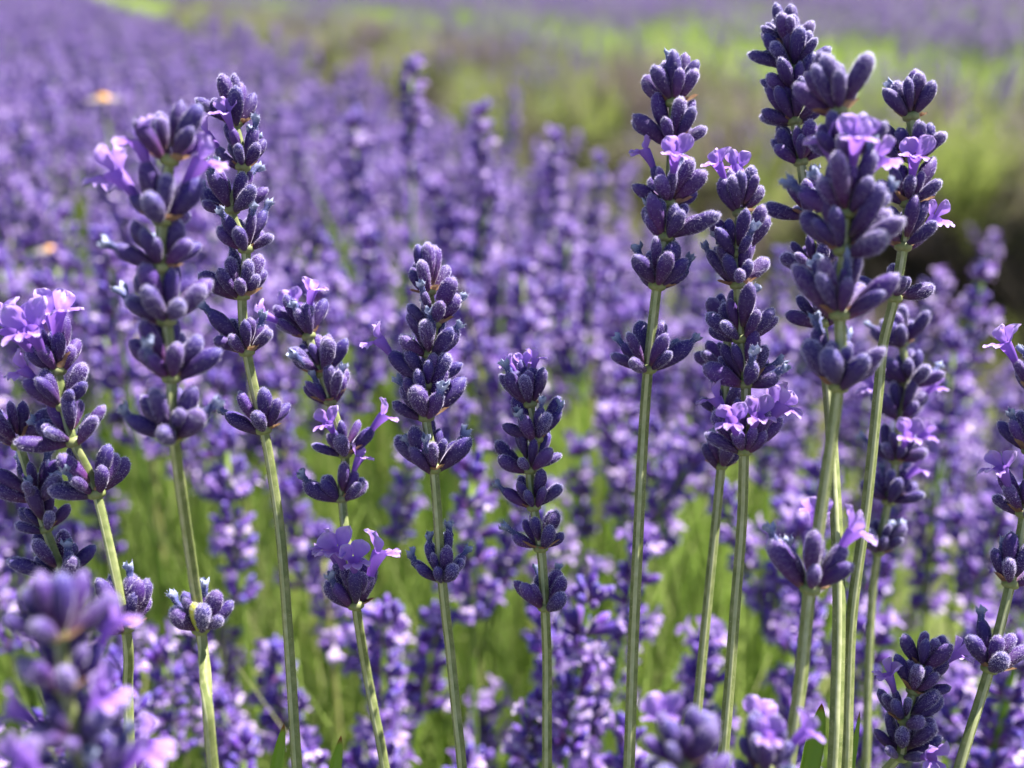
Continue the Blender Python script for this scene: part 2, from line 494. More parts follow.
hero_i = 0
GROUND_Z = 0.06
def hero(label, stem, whorls, seed=None, r_top=0.85 * MM, r_bot=1.05 * MM, group='lavender spikes standing in the foreground', sc=1.0):
    """stem: (x, y, depth) photo positions below the lowest whorl; whorls: dicts from the top down, y rising"""
    global hero_i
    hero_i += 1
    seed = hero_i * 17 if seed is None else seed
    r = random.Random(seed)
    nodes = [at(w['p'][0], w['p'][1], w['p'][2]) for w in whorls]
    pts = list(nodes) + [at(*s) for s in stem]
    # tiny stub into the top whorl, then carry on to the ground
    d0 = (pts[0] - pts[1]).normalized()
    pts = [pts[0] + d0 * 1.0 * MM] + pts
    d = (pts[-1] - pts[-2]).normalized()
    q = pts[-1].copy()
    while q.z > GROUND_Z:
        d = (d * 0.8 + Vector((0, 0.02, -1)) * 0.2).normalized()
        q = q + d * 0.05
        pts.append(q.copy())
    order = pts
    path = catmull(order, 5)
    base = path[-1].copy()
    root = link('lavender_spike', None, None, base)
    tag(root, label, 'lavender', group)
    link('stem', stem_mesh(path, base, r_top * sc, r_bot * sc, seed), root)
    for wi, w in enumerate(whorls):
        node = nodes[wi]
        nb = pts[wi + 2]
        ab = pts[wi]
        ax = (ab - nb).normalized()
        qz = Vector((0, 0, 1)).rotation_difference(ax)
        s = w.get('s', 1.0) * sc * 1.07
        n = w.get('n', r.choice((9, 10, 11, 12))) + 1
        top = wi == 0
        wo = link('whorl', BRA[r.randrange(6)], root, node - base, qz @ Quaternion((0, 0, 1), 0), s)
        lay = whorl_layout(r, n, w.get('spread', 0.66 if top else 0.9), top)
        # fill the top whorl with upright inner calyces
        if top and n > 6:
            lay.append((r.uniform(0, 6), 0.12, 2.6 * MM, 0.85))
        want = [(math.radians(a_), 'c') for a_ in w.get('cor', [])] + [(math.radians(a_), 'w') for a_ in w.get('wil', [])]
        jobs = {}
        for a_, kind in want:
            best = min((i for i in range(len(lay)) if i not in jobs), key=lambda i: abs((lay[i][0] - a_ + math.pi) % (2 * math.pi) - math.pi) + 0.25 * abs(lay[i][1] - 0.6))
            lay[best] = (a_, max(0.2, min(lay[best][1], 0.9)), lay[best][2], lay[best][3])
            jobs[best] = kind
        if 'wil' not in w:
            for i in range(len(lay)):
                if i not in jobs and r.random() < 0.2: jobs[i] = 'w'
        for i, (az, ti, hz, cs) in enumerate(lay):
            qc = dir_quat(az, ti)
            b = Vector((math.cos(az), math.sin(az), 0)) * 0.9 * MM + Vector((0, 0, hz))
            me = CAL[r.randrange(NCAL)]
            co = link('calyx', me, wo, b, qc @ Quaternion((0, 0, 1), r.choice((0, 0.4, -0.4))), cs)
            tipz = me['tip'] * 0.97
            if i in jobs:
                tip = b + qc @ Vector((0, 0, tipz * cs * 0.93))
                if jobs[i] == 'c':
                    link('corolla', COR[r.randrange(7)], wo, tip, dir_quat(az, ti * 0.7) , w.get('cs', 1.0) * r.uniform(0.85, 1.1))
                else:
                    link('withered_corolla', WIL[r.randrange(6)], wo, tip, dir_quat(az, ti * r.uniform(0.5, 1.2), r.uniform(0, 6)), r.uniform(0.85, 1.12))
    return root

def W(x, y, d, **k):
    k['p'] = (x, y, d)
    return k

# azimuths: 0 = right, 180 = left, 270 = towards the camera, 90 = away
def spike_A():
    # one lower detached whorl sits on the same stem, so the path is built from two lists
    return hero('tall soft left spike with widely spaced whorls and pale flowers beside its top',
         [(207, 700, .188), (213, 768, .19)],
         [W(169, 162, .170, n=6, spread=.8, wil=[]), W(162, 222, .171, n=8, cor=[170, 15, 200], wil=[95], cs=1.2), W(161, 269, .172, n=8), W(167, 322, .174, n=10),
          W(172, 379, .175, n=11, wil=[250]), W(174, 438, .177, n=11, wil=[200, 30]), W(201, 630, .197, n=9, s=1.05, spread=.75, wil=[150, 60])], seed=11)
_a = spike_A()
_w = max((c for c in _a.children if c.name.startswith('whorl')), key=lambda c: -c.location.z)
M['yellow'] = simple('yellow_green_bud', [(0, (0.45, 0.5, 0.05)), (1, (0.7, 0.7, 0.12))], 0.4, 0.5, attr='along')
link('young_bud', calyx_mb(77, nv=24, hairs=200, L=5.5 * MM, R=1.0 * MM).mesh('young_bud', [M['yellow'], M['hair']]), _w, (0.0003, -0.0022, 0.001), dir_quat(math.radians(280), .2))
hero('tall sharp spike with a fuzzy pale tip, right of the tall soft left spike',
     [(272, 475, .212), (281, 540, .213), (290, 660, .214), (297, 768, .214)],
     [W(235, 125, .205, n=8, spread=.8, s=.92, wil=[]), W(243, 168, .205, n=9, cor=[190, 240], s=.95), W(232, 211, .206, n=9, s=1), W(246, 250, .207, n=9, s=1), W(242, 297, .208, n=10),
      W(247, 353, .209, n=10, wil=[200, 20]), W(264, 431, .211, n=7, spread=.85, wil=[170])], seed=22)
hero('spike with open lilac flowers at its top and a flowering detached whorl below',
     [(366, 668, .225), (375, 715, .225), (385, 768, .225)],
     [W(309, 337, .222, n=9, cor=[110, 340, 200], s=.95), W(322, 374, .222, n=11, s=.95, wil=[240]), W(331, 402, .222, n=9, s=.95), W(345, 455, .222, n=8, cor=[250, 0], s=.95), W(342, 500, .222, n=11, s=.95, cor=[340]),
      W(356, 606, .218, n=11, cor=[175, 255, 290, 10], s=1.08, spread=.75, cs=1.15)], seed=33)
hero('dense dark spike in the centre left with one open flower on its left side',
     [(450, 650, .214), (456, 710, .214), (462, 768, .214)],
     [W(429, 293, .210, n=8, wil=[80], s=.95, spread=.65), W(434, 325, .210, n=8, s=.95), W(430, 356, .210, n=10), W(428, 386, .210, n=10, cor=[178], s=1.05), W(426, 418, .210, n=11, s=1.08),
      W(434, 470, .210, n=11, s=1.05, wil=[180, 20, 260]), W(442, 579, .212, n=10, s=.95, wil=[150, 170, 90, 40, 20], spread=.75)], seed=44)
hero('shorter spike in the centre with a pinkish bud tip and evenly spaced lower whorls',
     [(547, 660, .215), (547, 710, .215), (547, 768, .215)],
     [W(530, 405, .213, n=9, cor=[10, 85, 165], s=.92, cs=.75), W(536, 440, .213, n=9, s=.95), W(530, 471, .213, n=9, s=.95), W(534, 508, .213, n=9, s=.92), W(541, 549, .213, n=7, s=.95, wil=[178]),
      W(545, 608, .213, n=7, s=.95, wil=[110, 60])], seed=55)
hero('tall sharp spike right of centre topped by a compact double crown of buds',
     [(643, 440, .206), (638, 540, .206), (633, 650, .207), (629, 768, .207)],
     [W(674, 104, .202, n=10, s=1, wil=[110, 60], spread=.75), W(672, 143, .202, n=10, s=1, wil=[]), W(669, 205, .202, n=11, cor=[170, 265], wil=[60], s=1), W(665, 238, .202, n=12, s=1.05, wil=[200]),
      W(657, 287, .203, n=10, s=1.05, wil=[160, 20]), W(648, 370, .204, n=10, s=1.05, wil=[150, 40, 10], spread=1)], seed=66)
hero('spike right of centre with open lilac flowers at its top and around its lowest whorl',
     [(742, 520, .208), (735, 610, .208), (729, 690, .208), (722, 768, .208)],
     [W(740, 214, .206, n=8, cor=[100, 200], s=.95), W(737, 255, .206, n=11, s=.98), W(738, 286, .206, n=10), W(741, 340, .206, n=12, s=1.02, wil=[350]), W(746, 385, .206, n=11, s=1),
      W(744, 452, .206, n=12, cor=[165, 240, 280, 350, 40], s=1.02, cs=1.15)], seed=77)
hero('half hidden spike just behind the one with a flowering lowest whorl, thinner stem',
     [(714, 540, .225), (706, 620, .225), (697, 715, .225), (694, 768, .225)],
     [W(728, 330, .226, n=8, s=.9), W(726, 372, .226, n=9, s=.9), W(724, 415, .226, n=9, s=.9), W(721, 467, .225, n=8, s=.9)], seed=88)
hero('very tall tight-budded fuzzy spike at the top right, behind the thick soft one',
     [(831, 430, .215), (837, 533, .208), (839, 610, .204), (837, 700, .200), (834, 768, .198)],
     [W(790, 48, .222, n=13, s=.95, spread=.8, wil=[]), W(793, 70, .222, n=13, s=1.02, wil=[]), W(794, 95, .222, n=13, s=1.0, wil=[]), W(795, 122, .222, n=12, s=1.0, wil=[]), W(801, 163, .222, n=11, s=1, wil=[]), W(808, 215, .222, n=9), W(815, 270, .222, n=9), W(822, 325, .220, n=8)],
     seed=99, r_bot=1.2 * MM)
hero('thick soft-focus spike in front on the right with a detached flowering whorl below',
     [(800, 685, .180), (788, 768, .180)],
     [W(838, 113, .175, n=10, s=1.02, wil=[80], spread=.75), W(848, 162, .175, n=11, s=1.06, wil=[]), W(846, 215, .175, n=11, s=1.1, cor=[175, 262, 10]), W(844, 252, .175, n=12, s=1.12, wil=[100]),
      W(840, 316, .176, n=12, s=1.14), W(838, 388, .177, n=12, s=1.1, wil=[120, 60]), W(810, 590, .180, n=6, s=1.1, cor=[350, 80], wil=[160, 120], spread=.7)], seed=110, sc=1.0, r_bot=1.15 * MM)
hero('tall spike furthest right of the upper group with two withered tips',
     [(883, 345, .205), (878, 395, .205), (866, 510, .205), (852, 613, .205), (848, 700, .205), (846, 768, .205)],
     [W(911, 118, .202, n=8, wil=[120, 60], s=.95, spread=.7), W(914, 160, .202, n=9, s=1, wil=[]), W(908, 205, .202, n=8, cor=[250], cs=1.15), W(903, 248, .202, n=8, cor=[10], wil=[]), W(894, 299, .203, n=5, s=.95, wil=[], spread=1.1)],
     seed=121)
hero('soft spike behind the right group with lilac flowers down its right side',
     [(872, 600, .262), (868, 690, .262), (866, 768, .262)],
     [W(902, 345, .26, n=10, wil=[140]), W(908, 385, .26, n=10), W(900, 420, .26, n=9, cor=[200, 0]), W(896, 462, .26, n=10, cor=[260, 10]), W(888, 503, .26, n=10, cor=[340]), W(878, 553, .26, n=10, wil=[150, 60, 20])], seed=132)
hero('short spike at the bottom right, leaning right, with fuzzy buds and frilled open flowers',
     [(888, 768, .215)],
     [W(922, 668, .212, n=9, s=.9, wil=[], spread=.75), W(913, 692, .212, n=9, s=.9, cor=[0], wil=[]), W(905, 722, .212, n=10, s=.95, cor=[175], wil=[]), W(900, 757, .213, n=9, cor=[280], wil=[])], seed=143)
hero('spike cut by the right edge of the photo, with a slanting thin stem',
     [(980, 700, .205), (959, 768, .203)],
     [W(1036, 395, .208, n=8, cor=[180]), W(1030, 452, .208, n=9, wil=[190]), W(1024, 515, .208, n=9, cor=[200], wil=[170]), W(1010, 585, .207, n=7, wil=[120], spread=.7), W(989, 670, .205, n=6, wil=[130], spread=.75)], seed=154)
hero('spike near the left edge with a tuft of big pale open flowers on top',
     [(128, 690, .205), (131, 768, .205)],
     [W(58, 372, .20, n=10, cor=[170, 110, 270, 320, 220], cs=1.3), W(64, 408, .20, n=10, s=.95, cor=[190]), W(74, 443, .20, n=9), W(97, 495, .202, n=10, s=1.05), W(126, 629, .200, n=10, s=1.1, spread=.7, wil=[130, 60])], seed=165)
hero('small spike cut by the left edge of the photo, with fuzzy buds',
     [(70, 640, .207), (72, 768, .207)],
     [W(20, 446, .205, n=9, cor=[190], spread=.85), W(37, 500, .205, n=9), W(46, 530, .205, n=7, s=.85), W(62, 577, .206, n=8, s=1.0, spread=.85)], seed=176)
hero('large blurred spike in the bottom left corner, close to the camera',
     [(100, 768 + 70, .137)],
     [W(60, 640, .132, n=8, s=.88, spread=.9, wil=[]), W(66, 690, .132, n=9, s=.88, cor=[20], wil=[]), W(78, 745, .133, n=10, s=.9, cor=[200, 350], wil=[]), W(90, 800, .134, n=9, cor=[0, 250])], seed=187)
hero('blurred spike tip rising from the bottom edge right of centre, left of two',
     [(690, 860, .145)], [W(685, 765, .142, n=9, s=.85, wil=[]), W(688, 800, .142, n=9, cor=[100])], seed=198)
hero('blurred spike tip rising from the bottom edge right of centre, right of two',
     [(765, 860, .165)], [W(765, 770, .16, n=8, s=.9, cor=[260, 80, 0], wil=[]), W(765, 805, .16, n=9)], seed=209)

# young leaves poking up at the bottom edge
def leaf(name, label, tipx, tipy, bx, by, d, w):
    tip, b = at(tipx, tipy, d), at(bx, by, d)
    L = (tip - b)
    foot = Vector((b.x - L.x * 2, b.y + 0.03, 0.45))
    dl = L.normalized()
    pts = catmull([foot, foot + (tip - foot) * .3 + Vector((.002, .004, 0)), tip - dl * .03, tip - dl * .018, tip - dl * .008, tip], 6)
    o = link(name, None, None, foot)
    mb = MB()
    V, al = [], []
    n = len(pts)
    side = Vector((1, 0.25, 0)).normalized()
    face = Vector((0.2, -1, 0.2)).normalized()
    for i, p_ in enumerate(pts):
        u = i / (n - 1)
        ww = w * min(1, 0.25 + 2.5 * u) * (1 - max(0, (u - 0.76) / 0.24) ** 1.8 * 0.97)
        for j in range(7):
            a_ = j / 6 * 2 - 1
            V.append(p_ - foot + side * ww * a_ * 0.5 - face * ww * 0.35 * (1 - a_ * a_))
            al.append(u)
    for i, p_ in enumerate(pts):   # back face, so the leaf has thickness
        u = i / (n - 1)
        ww = w * min(1, 0.25 + 2.5 * u) * (1 - max(0, (u - 0.76) / 0.24) ** 1.8 * 0.97)
        for j in range(7):
            a_ = 1 - j / 6 * 2
            V.append(p_ - foot + side * ww * a_ * 0.5 - face * (ww * 0.35 * (1 - a_ * a_) + 0.15 * MM))
            al.append(u)
    V = np.array([list(v) for v in V]).reshape(2, n, 7, 3).transpose(1, 0, 2, 3).reshape(n * 14, 3)
    al = np.array(al).reshape(2, n, 7).transpose(1, 0, 2).reshape(-1)
    mb.add(V, grid_faces(n, 14), 0, al)
    lo = link('blade', mb.mesh('blade', [M['leaf']]), o)
    tag(o, label, 'leaf', 'young leaves among the stems')
    return o
leaf('lavender_leaf', 'bright green leaf with a brown tip at the bottom edge beside the thick stems', 822, 704, 809, 775, .205, 4.6 * MM)
leaf('lavender_leaf', 'thin dark green leaf at the bottom edge just right of the ridged green stem', 860, 712, 851, 775, .21, 1.4 * MM)
leaf('lavender_leaf', 'small pointed leaf tip at the bottom edge left of the sharp left stem', 284, 724, 275, 775, .21, 2.8 * MM)
leaf('lavender_leaf', 'small yellow-green leaf tip at the bottom edge between two left stems', 341, 736, 334, 775, .21, 3.0 * MM)

# ------------------------------------------------------------------ massed spikes: prototypes
def far_spike(seed, calyx_sides=8, rings=6, L=0.34):
    """whorls (list of (z, MB, corollas)) and a stem, z up, base at 0, head at the top"""
    r = random.Random(seed)
    nw = r.choice((5, 6, 7, 7))
    ws = []
    z = L
    for k in range(nw):
        s = 1.0
        lay = whorl_layout(r, r.choice((9, 10, 11)), 0.7 if k == 0 else 0.95, k == 0)
        mb = MB(); cors = []
        for (az, ti, hz, cs) in lay:
            c = calyx_mb(r.randrange(9999), calyx_sides, rings)
            q = dir_quat(az, ti)
            b = Vector((math.cos(az), math.sin(az), 0)) * 0.9 * MM + Vector((0, 0, hz))
            mb.merge(c, Matrix.Translation(b) @ q.to_matrix().to_4x4() @ Matrix.Scale(cs, 4))
            if r.random() < 0.24:
                cors.append((b + q @ Vector((0, 0, 6.2 * MM * cs)), dir_quat(az, ti * .7), r.randrange(99), r.uniform(.75, 1.05)))
        ws.append((z, mb, cors))
        z -= r.uniform(6.5, 9.5) * MM * (1.0 if k < nw - 2 else r.choice((1, 1.2, 2.2)))
    return ws, L

COR_LO = [corolla_mb(500 + i, lo=True) for i in range(5)]
COR_LO_ME = [c.mesh('corolla', [M['petal_far']]) for c in COR_LO]
protos = []
for i in range(9):
    ws, L = far_spike(600 + i)
    root = link('lavender_spike', None)
    mb = MB()
    r = random.Random(i)
    bx, by = r.uniform(-.03, .03), r.uniform(-.03, .03)
    P = [(bx * (1 - u) ** 2, by * (1 - u) ** 2, L * u) for u in np.linspace(0, 1, 9)]
    tube(mb, P, [1.05 * MM - 0.3 * MM * u for u in np.linspace(0, 1, 9)], 8, 0, square=.2)
    link('stem', mb.mesh('stem', [M['blade']]), root)
    for (z, w, cors) in ws:
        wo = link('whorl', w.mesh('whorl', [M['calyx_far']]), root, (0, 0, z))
        for (b, q, k, s) in cors:
            link('corolla', COR_LO_ME[k % 5], wo, b, q, s)
    protos.append(root)

def copy_tree(o, parent=None):
    c = o.copy()
    COL.objects.link(c)
    if parent: c.parent = parent
    for ch in list(o.children):
        copy_tree(ch, c)
    return c

def row_edge(y, c=0.62):
    return c - 0.44 * y

def project(p):
    v = _m.inverted() @ (Vector(p) - Vector(cam.location))
    if v.z > -0.01: return None
    return 512 + v.x / -v.z * 1024, 384 - v.y / -v.z * 1024, -v.z

# named spikes standing out of the blur: (px, py of tip, horizontal distance y, label)
placed = []
def top_at(px, py, Y):
    """point on the vertical plane at distance Y seen at px, py"""
    dcam = _m @ Vector(((px - 512) / 1024, -(py - 384) / 1024, -1))
    return Vector(cam.location) + dcam * (Y / dcam.y)

free = list(protos)
def put(tip, lean, az, label, group, k=None):
    global free
    k = rng.randrange(len(protos)) if k is None else k
    src = protos[k]
    if src in free:
        o = src; free.remove(src)
    else:
        o = copy_tree(src)
    q = Quaternion((math.cos(az), math.sin(az), 0), lean) @ Quaternion((0, 0, 1), rng.uniform(0, 6.28))
    s = rng.uniform(1.05, 1.4)
    o.rotation_mode = 'QUATERNION'; o.rotation_quaternion = q; o.scale = (s, s, s)
    o.location = tip - (q @ Vector((0, 0, (0.34 + 0.005) * s)))
    tag(o, label, 'lavender', group)
    placed.append(tip)

GR = 'blurred lavender spikes massed behind the sharp ones'
named = [
    (411, 58, .62, 'tallest slim blurred spike in the upper centre left, its tip against green'),
    (482, 98, .58, 'tall blurred spike just right of the tallest slim blurred one'),
    (355, 108, .60, 'blurred spike between the fuzzy-tipped left spike and the tallest slim blurred one'),
    (556, 128, .70, 'blurred spike at the edge of the massed flowers in the upper centre'),
    (600, 150, .72, 'blurred spike standing just left of the double-crowned sharp spike'),
    (225, 430, .36, 'blurred spike below the lowest whorl of the sharp fuzzy-tipped left spike'),
    (105, 225, .42, 'blurred spike with pale lilac flowers, left of the soft-focus tall spike'),
    (470, 455, .34, 'blurred dark spike directly behind the lower whorls between the two centre spikes'),
    (985, 262, .46, 'blurred lilac spike against the dark shadow at the right edge'),
    (955, 330, .42, 'blurred lilac spike just below the one in the dark shadow at the right edge'),
    (640, 540, .31, 'blurred spike behind the bare lower stem of the double-crowned sharp spike'),
    (385, 600, .30, 'blurred lilac spike in the bottom centre behind the detached flowering whorl'),
    (590, 580, .27, 'blurred deep violet spike low in the centre, right of the short centre spike'),
    (275, 640, .32, 'blurred lilac spike low on the left between two green stems'),
    (160, 640, .31, 'blurred spike at the bottom left behind the small detached whorl with a yellow fleck'),
]
for (px, py, Y, lab) in named:
    put(top_at(px, py + 8, Y), rng.uniform(0, .12), rng.uniform(0, 6.28), lab, GR)

def height(x, y):
    """height of the flowering surface of the near row"""
    e = row_edge(y)
    u = (e - x) / 1.15                     # 0 at right edge, 1 at left edge
    dome = 0.575 - 0.10 * (2 * u - 1) ** 4
    dome += 0.025 * math.sin(3.1 * y + 2 * x) + 0.015 * math.sin(9 * x + 5 * y)
    dome += 0.035 * min(1, max(0, (y - 0.7) / 1.0))
    near = max(0, 1 - (y - 0.2) / 0.3)
    return dome - 0.09 * min(1, near)

# candidate tips over the near row; first the ones that show largest
cand = []
y = 0.24
tries = 0
while len(cand) < 2600 and tries < 60000:
    tries += 1
    y = 0.26 + 1.5 * rng.random() ** 1.15
    x = rng.uniform(max(-0.62 * y - 0.06, row_edge(y) - 1.15), min(row_edge(y) + 0.02, 0.62 * y + 0.06))
    z = height(x, y) + rng.gauss(0, 0.028)
    pr = project((x, y, z))
    if pr is None or not (-60 < pr[0] < 1090 and -20 < pr[1] < 800): continue
    # thin zone where the bright green stems show
    if 20 < pr[0] < 780 and 325 < pr[1] < 600:
        keep = 0.03 if pr[0] < 500 else 0.25 if pr[0] < 640 else 0.5
        if pr[1] < 385: keep = keep + .12
        if rng.random() > keep: continue
    if pr[0] >= 640 and 560 < pr[1] < 640 and rng.random() < 0.5: continue
    if any((x - c[0]) ** 2 + (y - c[1]) ** 2 < (0.025 if y < .8 else 0.026) ** 2 for c in cand[-2600:]): continue
    if pr[2] < 0.262: continue
    cand.append((x, y, z, pr))
cand.sort(key=lambda c: c[3][2])
def region_label(px, py):
    col = 'left' if px < 340 else 'middle' if px < 680 else 'right'
    if py > 570: return {'left': 'blurred lavender spike at the bottom left, among green stems below the sharp heads',
                         'middle': 'blurred lavender spike at the bottom middle, behind the bare sharp stems',
                         'right': 'blurred lavender spike at the bottom right, behind the leaning green stems'}[col]
    if py > 330: return {'left': 'blurred lavender spike behind the sharp left group, above the green stems',
                         'middle': 'blurred lavender spike in the middle, behind the two centre spikes',
                         'right': 'blurred lavender spike behind the lower half of the right group'}[col]
    return {'left': 'small blurred lavender spike in the upper left mass',
            'middle': 'small blurred lavender spike in the upper middle of the massed row',
            'right': 'small blurred lavender spike at the far edge of the row on the right'}[col]
N_IND = 300 - hero_i - len(named)
for c in cand[:N_IND]:
    tip = Vector(c[:3])
    if any((tip - q).length < 0.012 for q in placed): continue
    ox, oy = c[0] - (row_edge(c[1]) - .55), 0
    put(tip, min(.45, abs(rng.gauss(0.0, .2))), rng.uniform(0, 6.28), region_label(c[3][0], c[3][1]), GR)
rest = cand[N_IND:]

# ------------------------------------------------------------------ instanced masses
def lib(name, me):
    o = bpy.data.objects.new(name, me)
    return o

def lib_collection(name, objs):
    c = bpy.data.collections.new(name)
    for o in objs: c.objects.link(o)
    return c

def joined_spike(seed, sides, rings, L=0.34, cor=True, stem_mi=2):
    ws, L = far_spike(seed, sides, rings, L)
    mb = MB()
    for (z, w, cors) in ws:
        T = Matrix.Translation((0, 0, z))
        mb.merge(w, T)
        for (b, q, k, s) in cors:
            c = MB(); c.merge(COR_LO[k % 5]); c.mi = [1] * len(c.mi)
            mb.merge(c, T @ Matrix.Translation(b) @ q.to_matrix().to_4x4() @ Matrix.Scale(s, 4))
    P = [(0.02 * (1 - u) ** 2, 0, L * u) for u in np.linspace(0, 1, 6)]
    tube(mb, P, [1.0 * MM] * 6, 5, 2)
    return mb

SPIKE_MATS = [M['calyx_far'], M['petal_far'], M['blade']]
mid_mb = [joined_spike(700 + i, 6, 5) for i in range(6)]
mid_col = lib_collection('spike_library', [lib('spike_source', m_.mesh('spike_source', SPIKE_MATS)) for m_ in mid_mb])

def blade_tuft(seed, n, H, spread, mat, w=1.3 * MM, droop=0.25):
    r = np.random.default_rng(seed)
    mb = MB()
    for k in range(n):
        a = r.uniform(0, 6.28); rad = spread * math.sqrt(r.uniform(0, 1))
        b = np.array([rad * math.cos(a), rad * math.sin(a), 0])
        h = H * r.uniform(0.55, 1.1)
        out = np.array([math.cos(a + r.normal(0, .5)), math.sin(a + r.normal(0, .5)), 0]) * h * r.uniform(0, droop)
        s = np.array([math.cos(a + 1.57 + r.normal(0, .8)), math.sin(a + 1.57 + r.normal(0, .8)), 0])
        V = []
        nn = 6
        for i in range(nn):
            u = i / (nn - 1)
            c = b + out * u * u + np.array([0, 0, h * u])
            ww = w * (1 - 0.85 * u ** 3) * 0.5
            nf = np.cross(s, [0, 0, 1])
            V += [c - s * ww, c + nf * ww * 0.6, c + s * ww]
        mb.add(V, grid_faces(nn, 3, False), 0)
    return mb.mesh('tuft_source', [mat])

green_col = lib_collection('tuft_library', [lib('tuft_source', blade_tuft(i, 46, 0.36, 0.045, M['blade'], 1.5 * MM, 0.45)) for i in range(5)])
shade_twig_col = lib_collection('shade_twig_library', [lib('shade_twig_source', blade_tuft(40 + i, 70, 0.24, 0.07, M['twig'], 3 * MM, 0.5)) for i in range(4)])
lime_col = lib_collection('lime_library', [lib('tuft_source', blade_tuft(20 + i, 60, 0.25, 0.06, M['blade_lime'], 3.2 * MM, 0.7)) for i in range(5)])

def instance_object(name, pts, rots, scales, collection, kind='stuff', label=None, cat=None):
    me = bpy.data.meshes.new(name)
    me.from_pydata([tuple(p_) for p_ in pts], [], [])
    n = len(pts)
    a = me.attributes.new('rot', 'FLOAT_VECTOR', 'POINT'); a.data.foreach_set('vector', np.array(rots, dtype=np.float32).ravel())
    a = me.attributes.new('sca', 'FLOAT', 'POINT'); a.data.foreach_set('value', np.array(scales, dtype=np.float32))
    a = me.attributes.new('idx', 'INT', 'POINT'); a.data.foreach_set('value', nr.integers(0, len(collection.objects), n).astype(np.int32))
    o = link(name, me)
    ng = bpy.data.node_groups.new(name + '_nodes', 'GeometryNodeTree')
    ng.interface.new_socket('Geometry', in_out='INPUT', socket_type='NodeSocketGeometry')
    ng.interface.new_socket('Geometry', in_out='OUTPUT', socket_type='NodeSocketGeometry')
    N = ng.nodes
    gi, go = N.new('NodeGroupInput'), N.new('NodeGroupOutput')
    iop = N.new('GeometryNodeInstanceOnPoints')
    ci = N.new('GeometryNodeCollectionInfo')
    ci.inputs['Collection'].default_value = collection
    ci.inputs['Separate Children'].default_value = True
    ci.inputs['Reset Children'].default_value = True
    def attr(nm, t):
        q = N.new('GeometryNodeInputNamedAttribute'); q.data_type = t; q.inputs['Name'].default_value = nm
        return q.outputs['Attribute']
    Lk = ng.links.new
    e2r = N.new('FunctionNodeEulerToRotation')
    Lk(attr('rot', 'FLOAT_VECTOR'), e2r.inputs[0])
    Lk(gi.outputs[0], iop.inputs['Points'])
    Lk(ci.outputs[0], iop.inputs['Instance'])
    iop.inputs['Pick Instance'].default_value = True
    Lk(attr('idx', 'INT'), iop.inputs['Instance Index'])
    Lk(e2r.outputs[0], iop.inputs['Rotation'])
    Lk(attr('sca', 'FLOAT'), iop.inputs['Scale'])
    Lk(iop.outputs[0], go.inputs[0])
    md = o.modifiers.new('scatter', 'NODES')
    md.node_group = ng
    o['kind'] = kind
    if label: o['label'] = label; o['category'] = cat
    return o

# rest of the near row (joined spikes), then its far stretch
P_, R_, S_ = [], [], []
def spike_pt(x, y, z, s=1.0):
    rx, ry = rng.gauss(0, .17), rng.gauss(0, .17)
    P_.append((x - math.sin(ry) * .34 * s, y + math.sin(rx) * .34 * s, z - .34 * s)); R_.append((rx, ry, rng.uniform(0, 6.28))); S_.append(s)
for c in rest: spike_pt(c[0], c[1], c[2], rng.uniform(1.0, 1.35))
for k in range(5200):
    y = 1.5 + 14 * rng.random() ** 1.5
    x = row_edge(y) - 1.15 * rng.random()
    spike_pt(x, y, height(x, y) + rng.gauss(0, .035), rng.uniform(1.0, 1.4))
for k in range(500):       # under and beside the camera
    y = rng.uniform(-.8, .25)
    x = rng.choice((rng.uniform(-.5, -.12 - .3 * max(0, y)), rng.uniform(.12 + .3 * max(0, y), row_edge(y))))
    spike_pt(x, y, height(x, y) - .02, 1)
instance_object('lavender_row', P_, R_, S_, mid_col, label='long mass of blurred purple lavender heads running away to the upper left', cat='lavender')

# green stems and leaves under the flowers of the near row
P_, R_, S_ = [], [], []
for k in range(1900):
    y = -.6 + 3.0 * rng.random()
    x = row_edge(y) - 1.15 * rng.random()
    if not (-0.7 * abs(y) - .5 < x < 0.7 * abs(y) + .5): continue
    P_.append((x, y, 0.10)); R_.append((rng.gauss(0, .12), rng.gauss(0, .12), rng.uniform(0, 6.28)))
    S_.append(0.7 if y < 0.3 else rng.uniform(.95, 1.2) if y < .75 and x < .15 else rng.uniform(.8, 1.1))
for k in range(1200):
    y = 2.4 + 13 * rng.random() ** 1.3
    x = row_edge(y) - 1.15 * rng.random()
    P_.append((x, y, 0.08)); R_.append((rng.gauss(0, .12), rng.gauss(0, .12), rng.uniform(0, 6.28))); S_.append(rng.uniform(.9, 1.1))
instance_object('lavender_stems', P_, R_, S_, green_col, label='dense bright green stems and narrow leaves under the lavender flowers', cat='foliage')

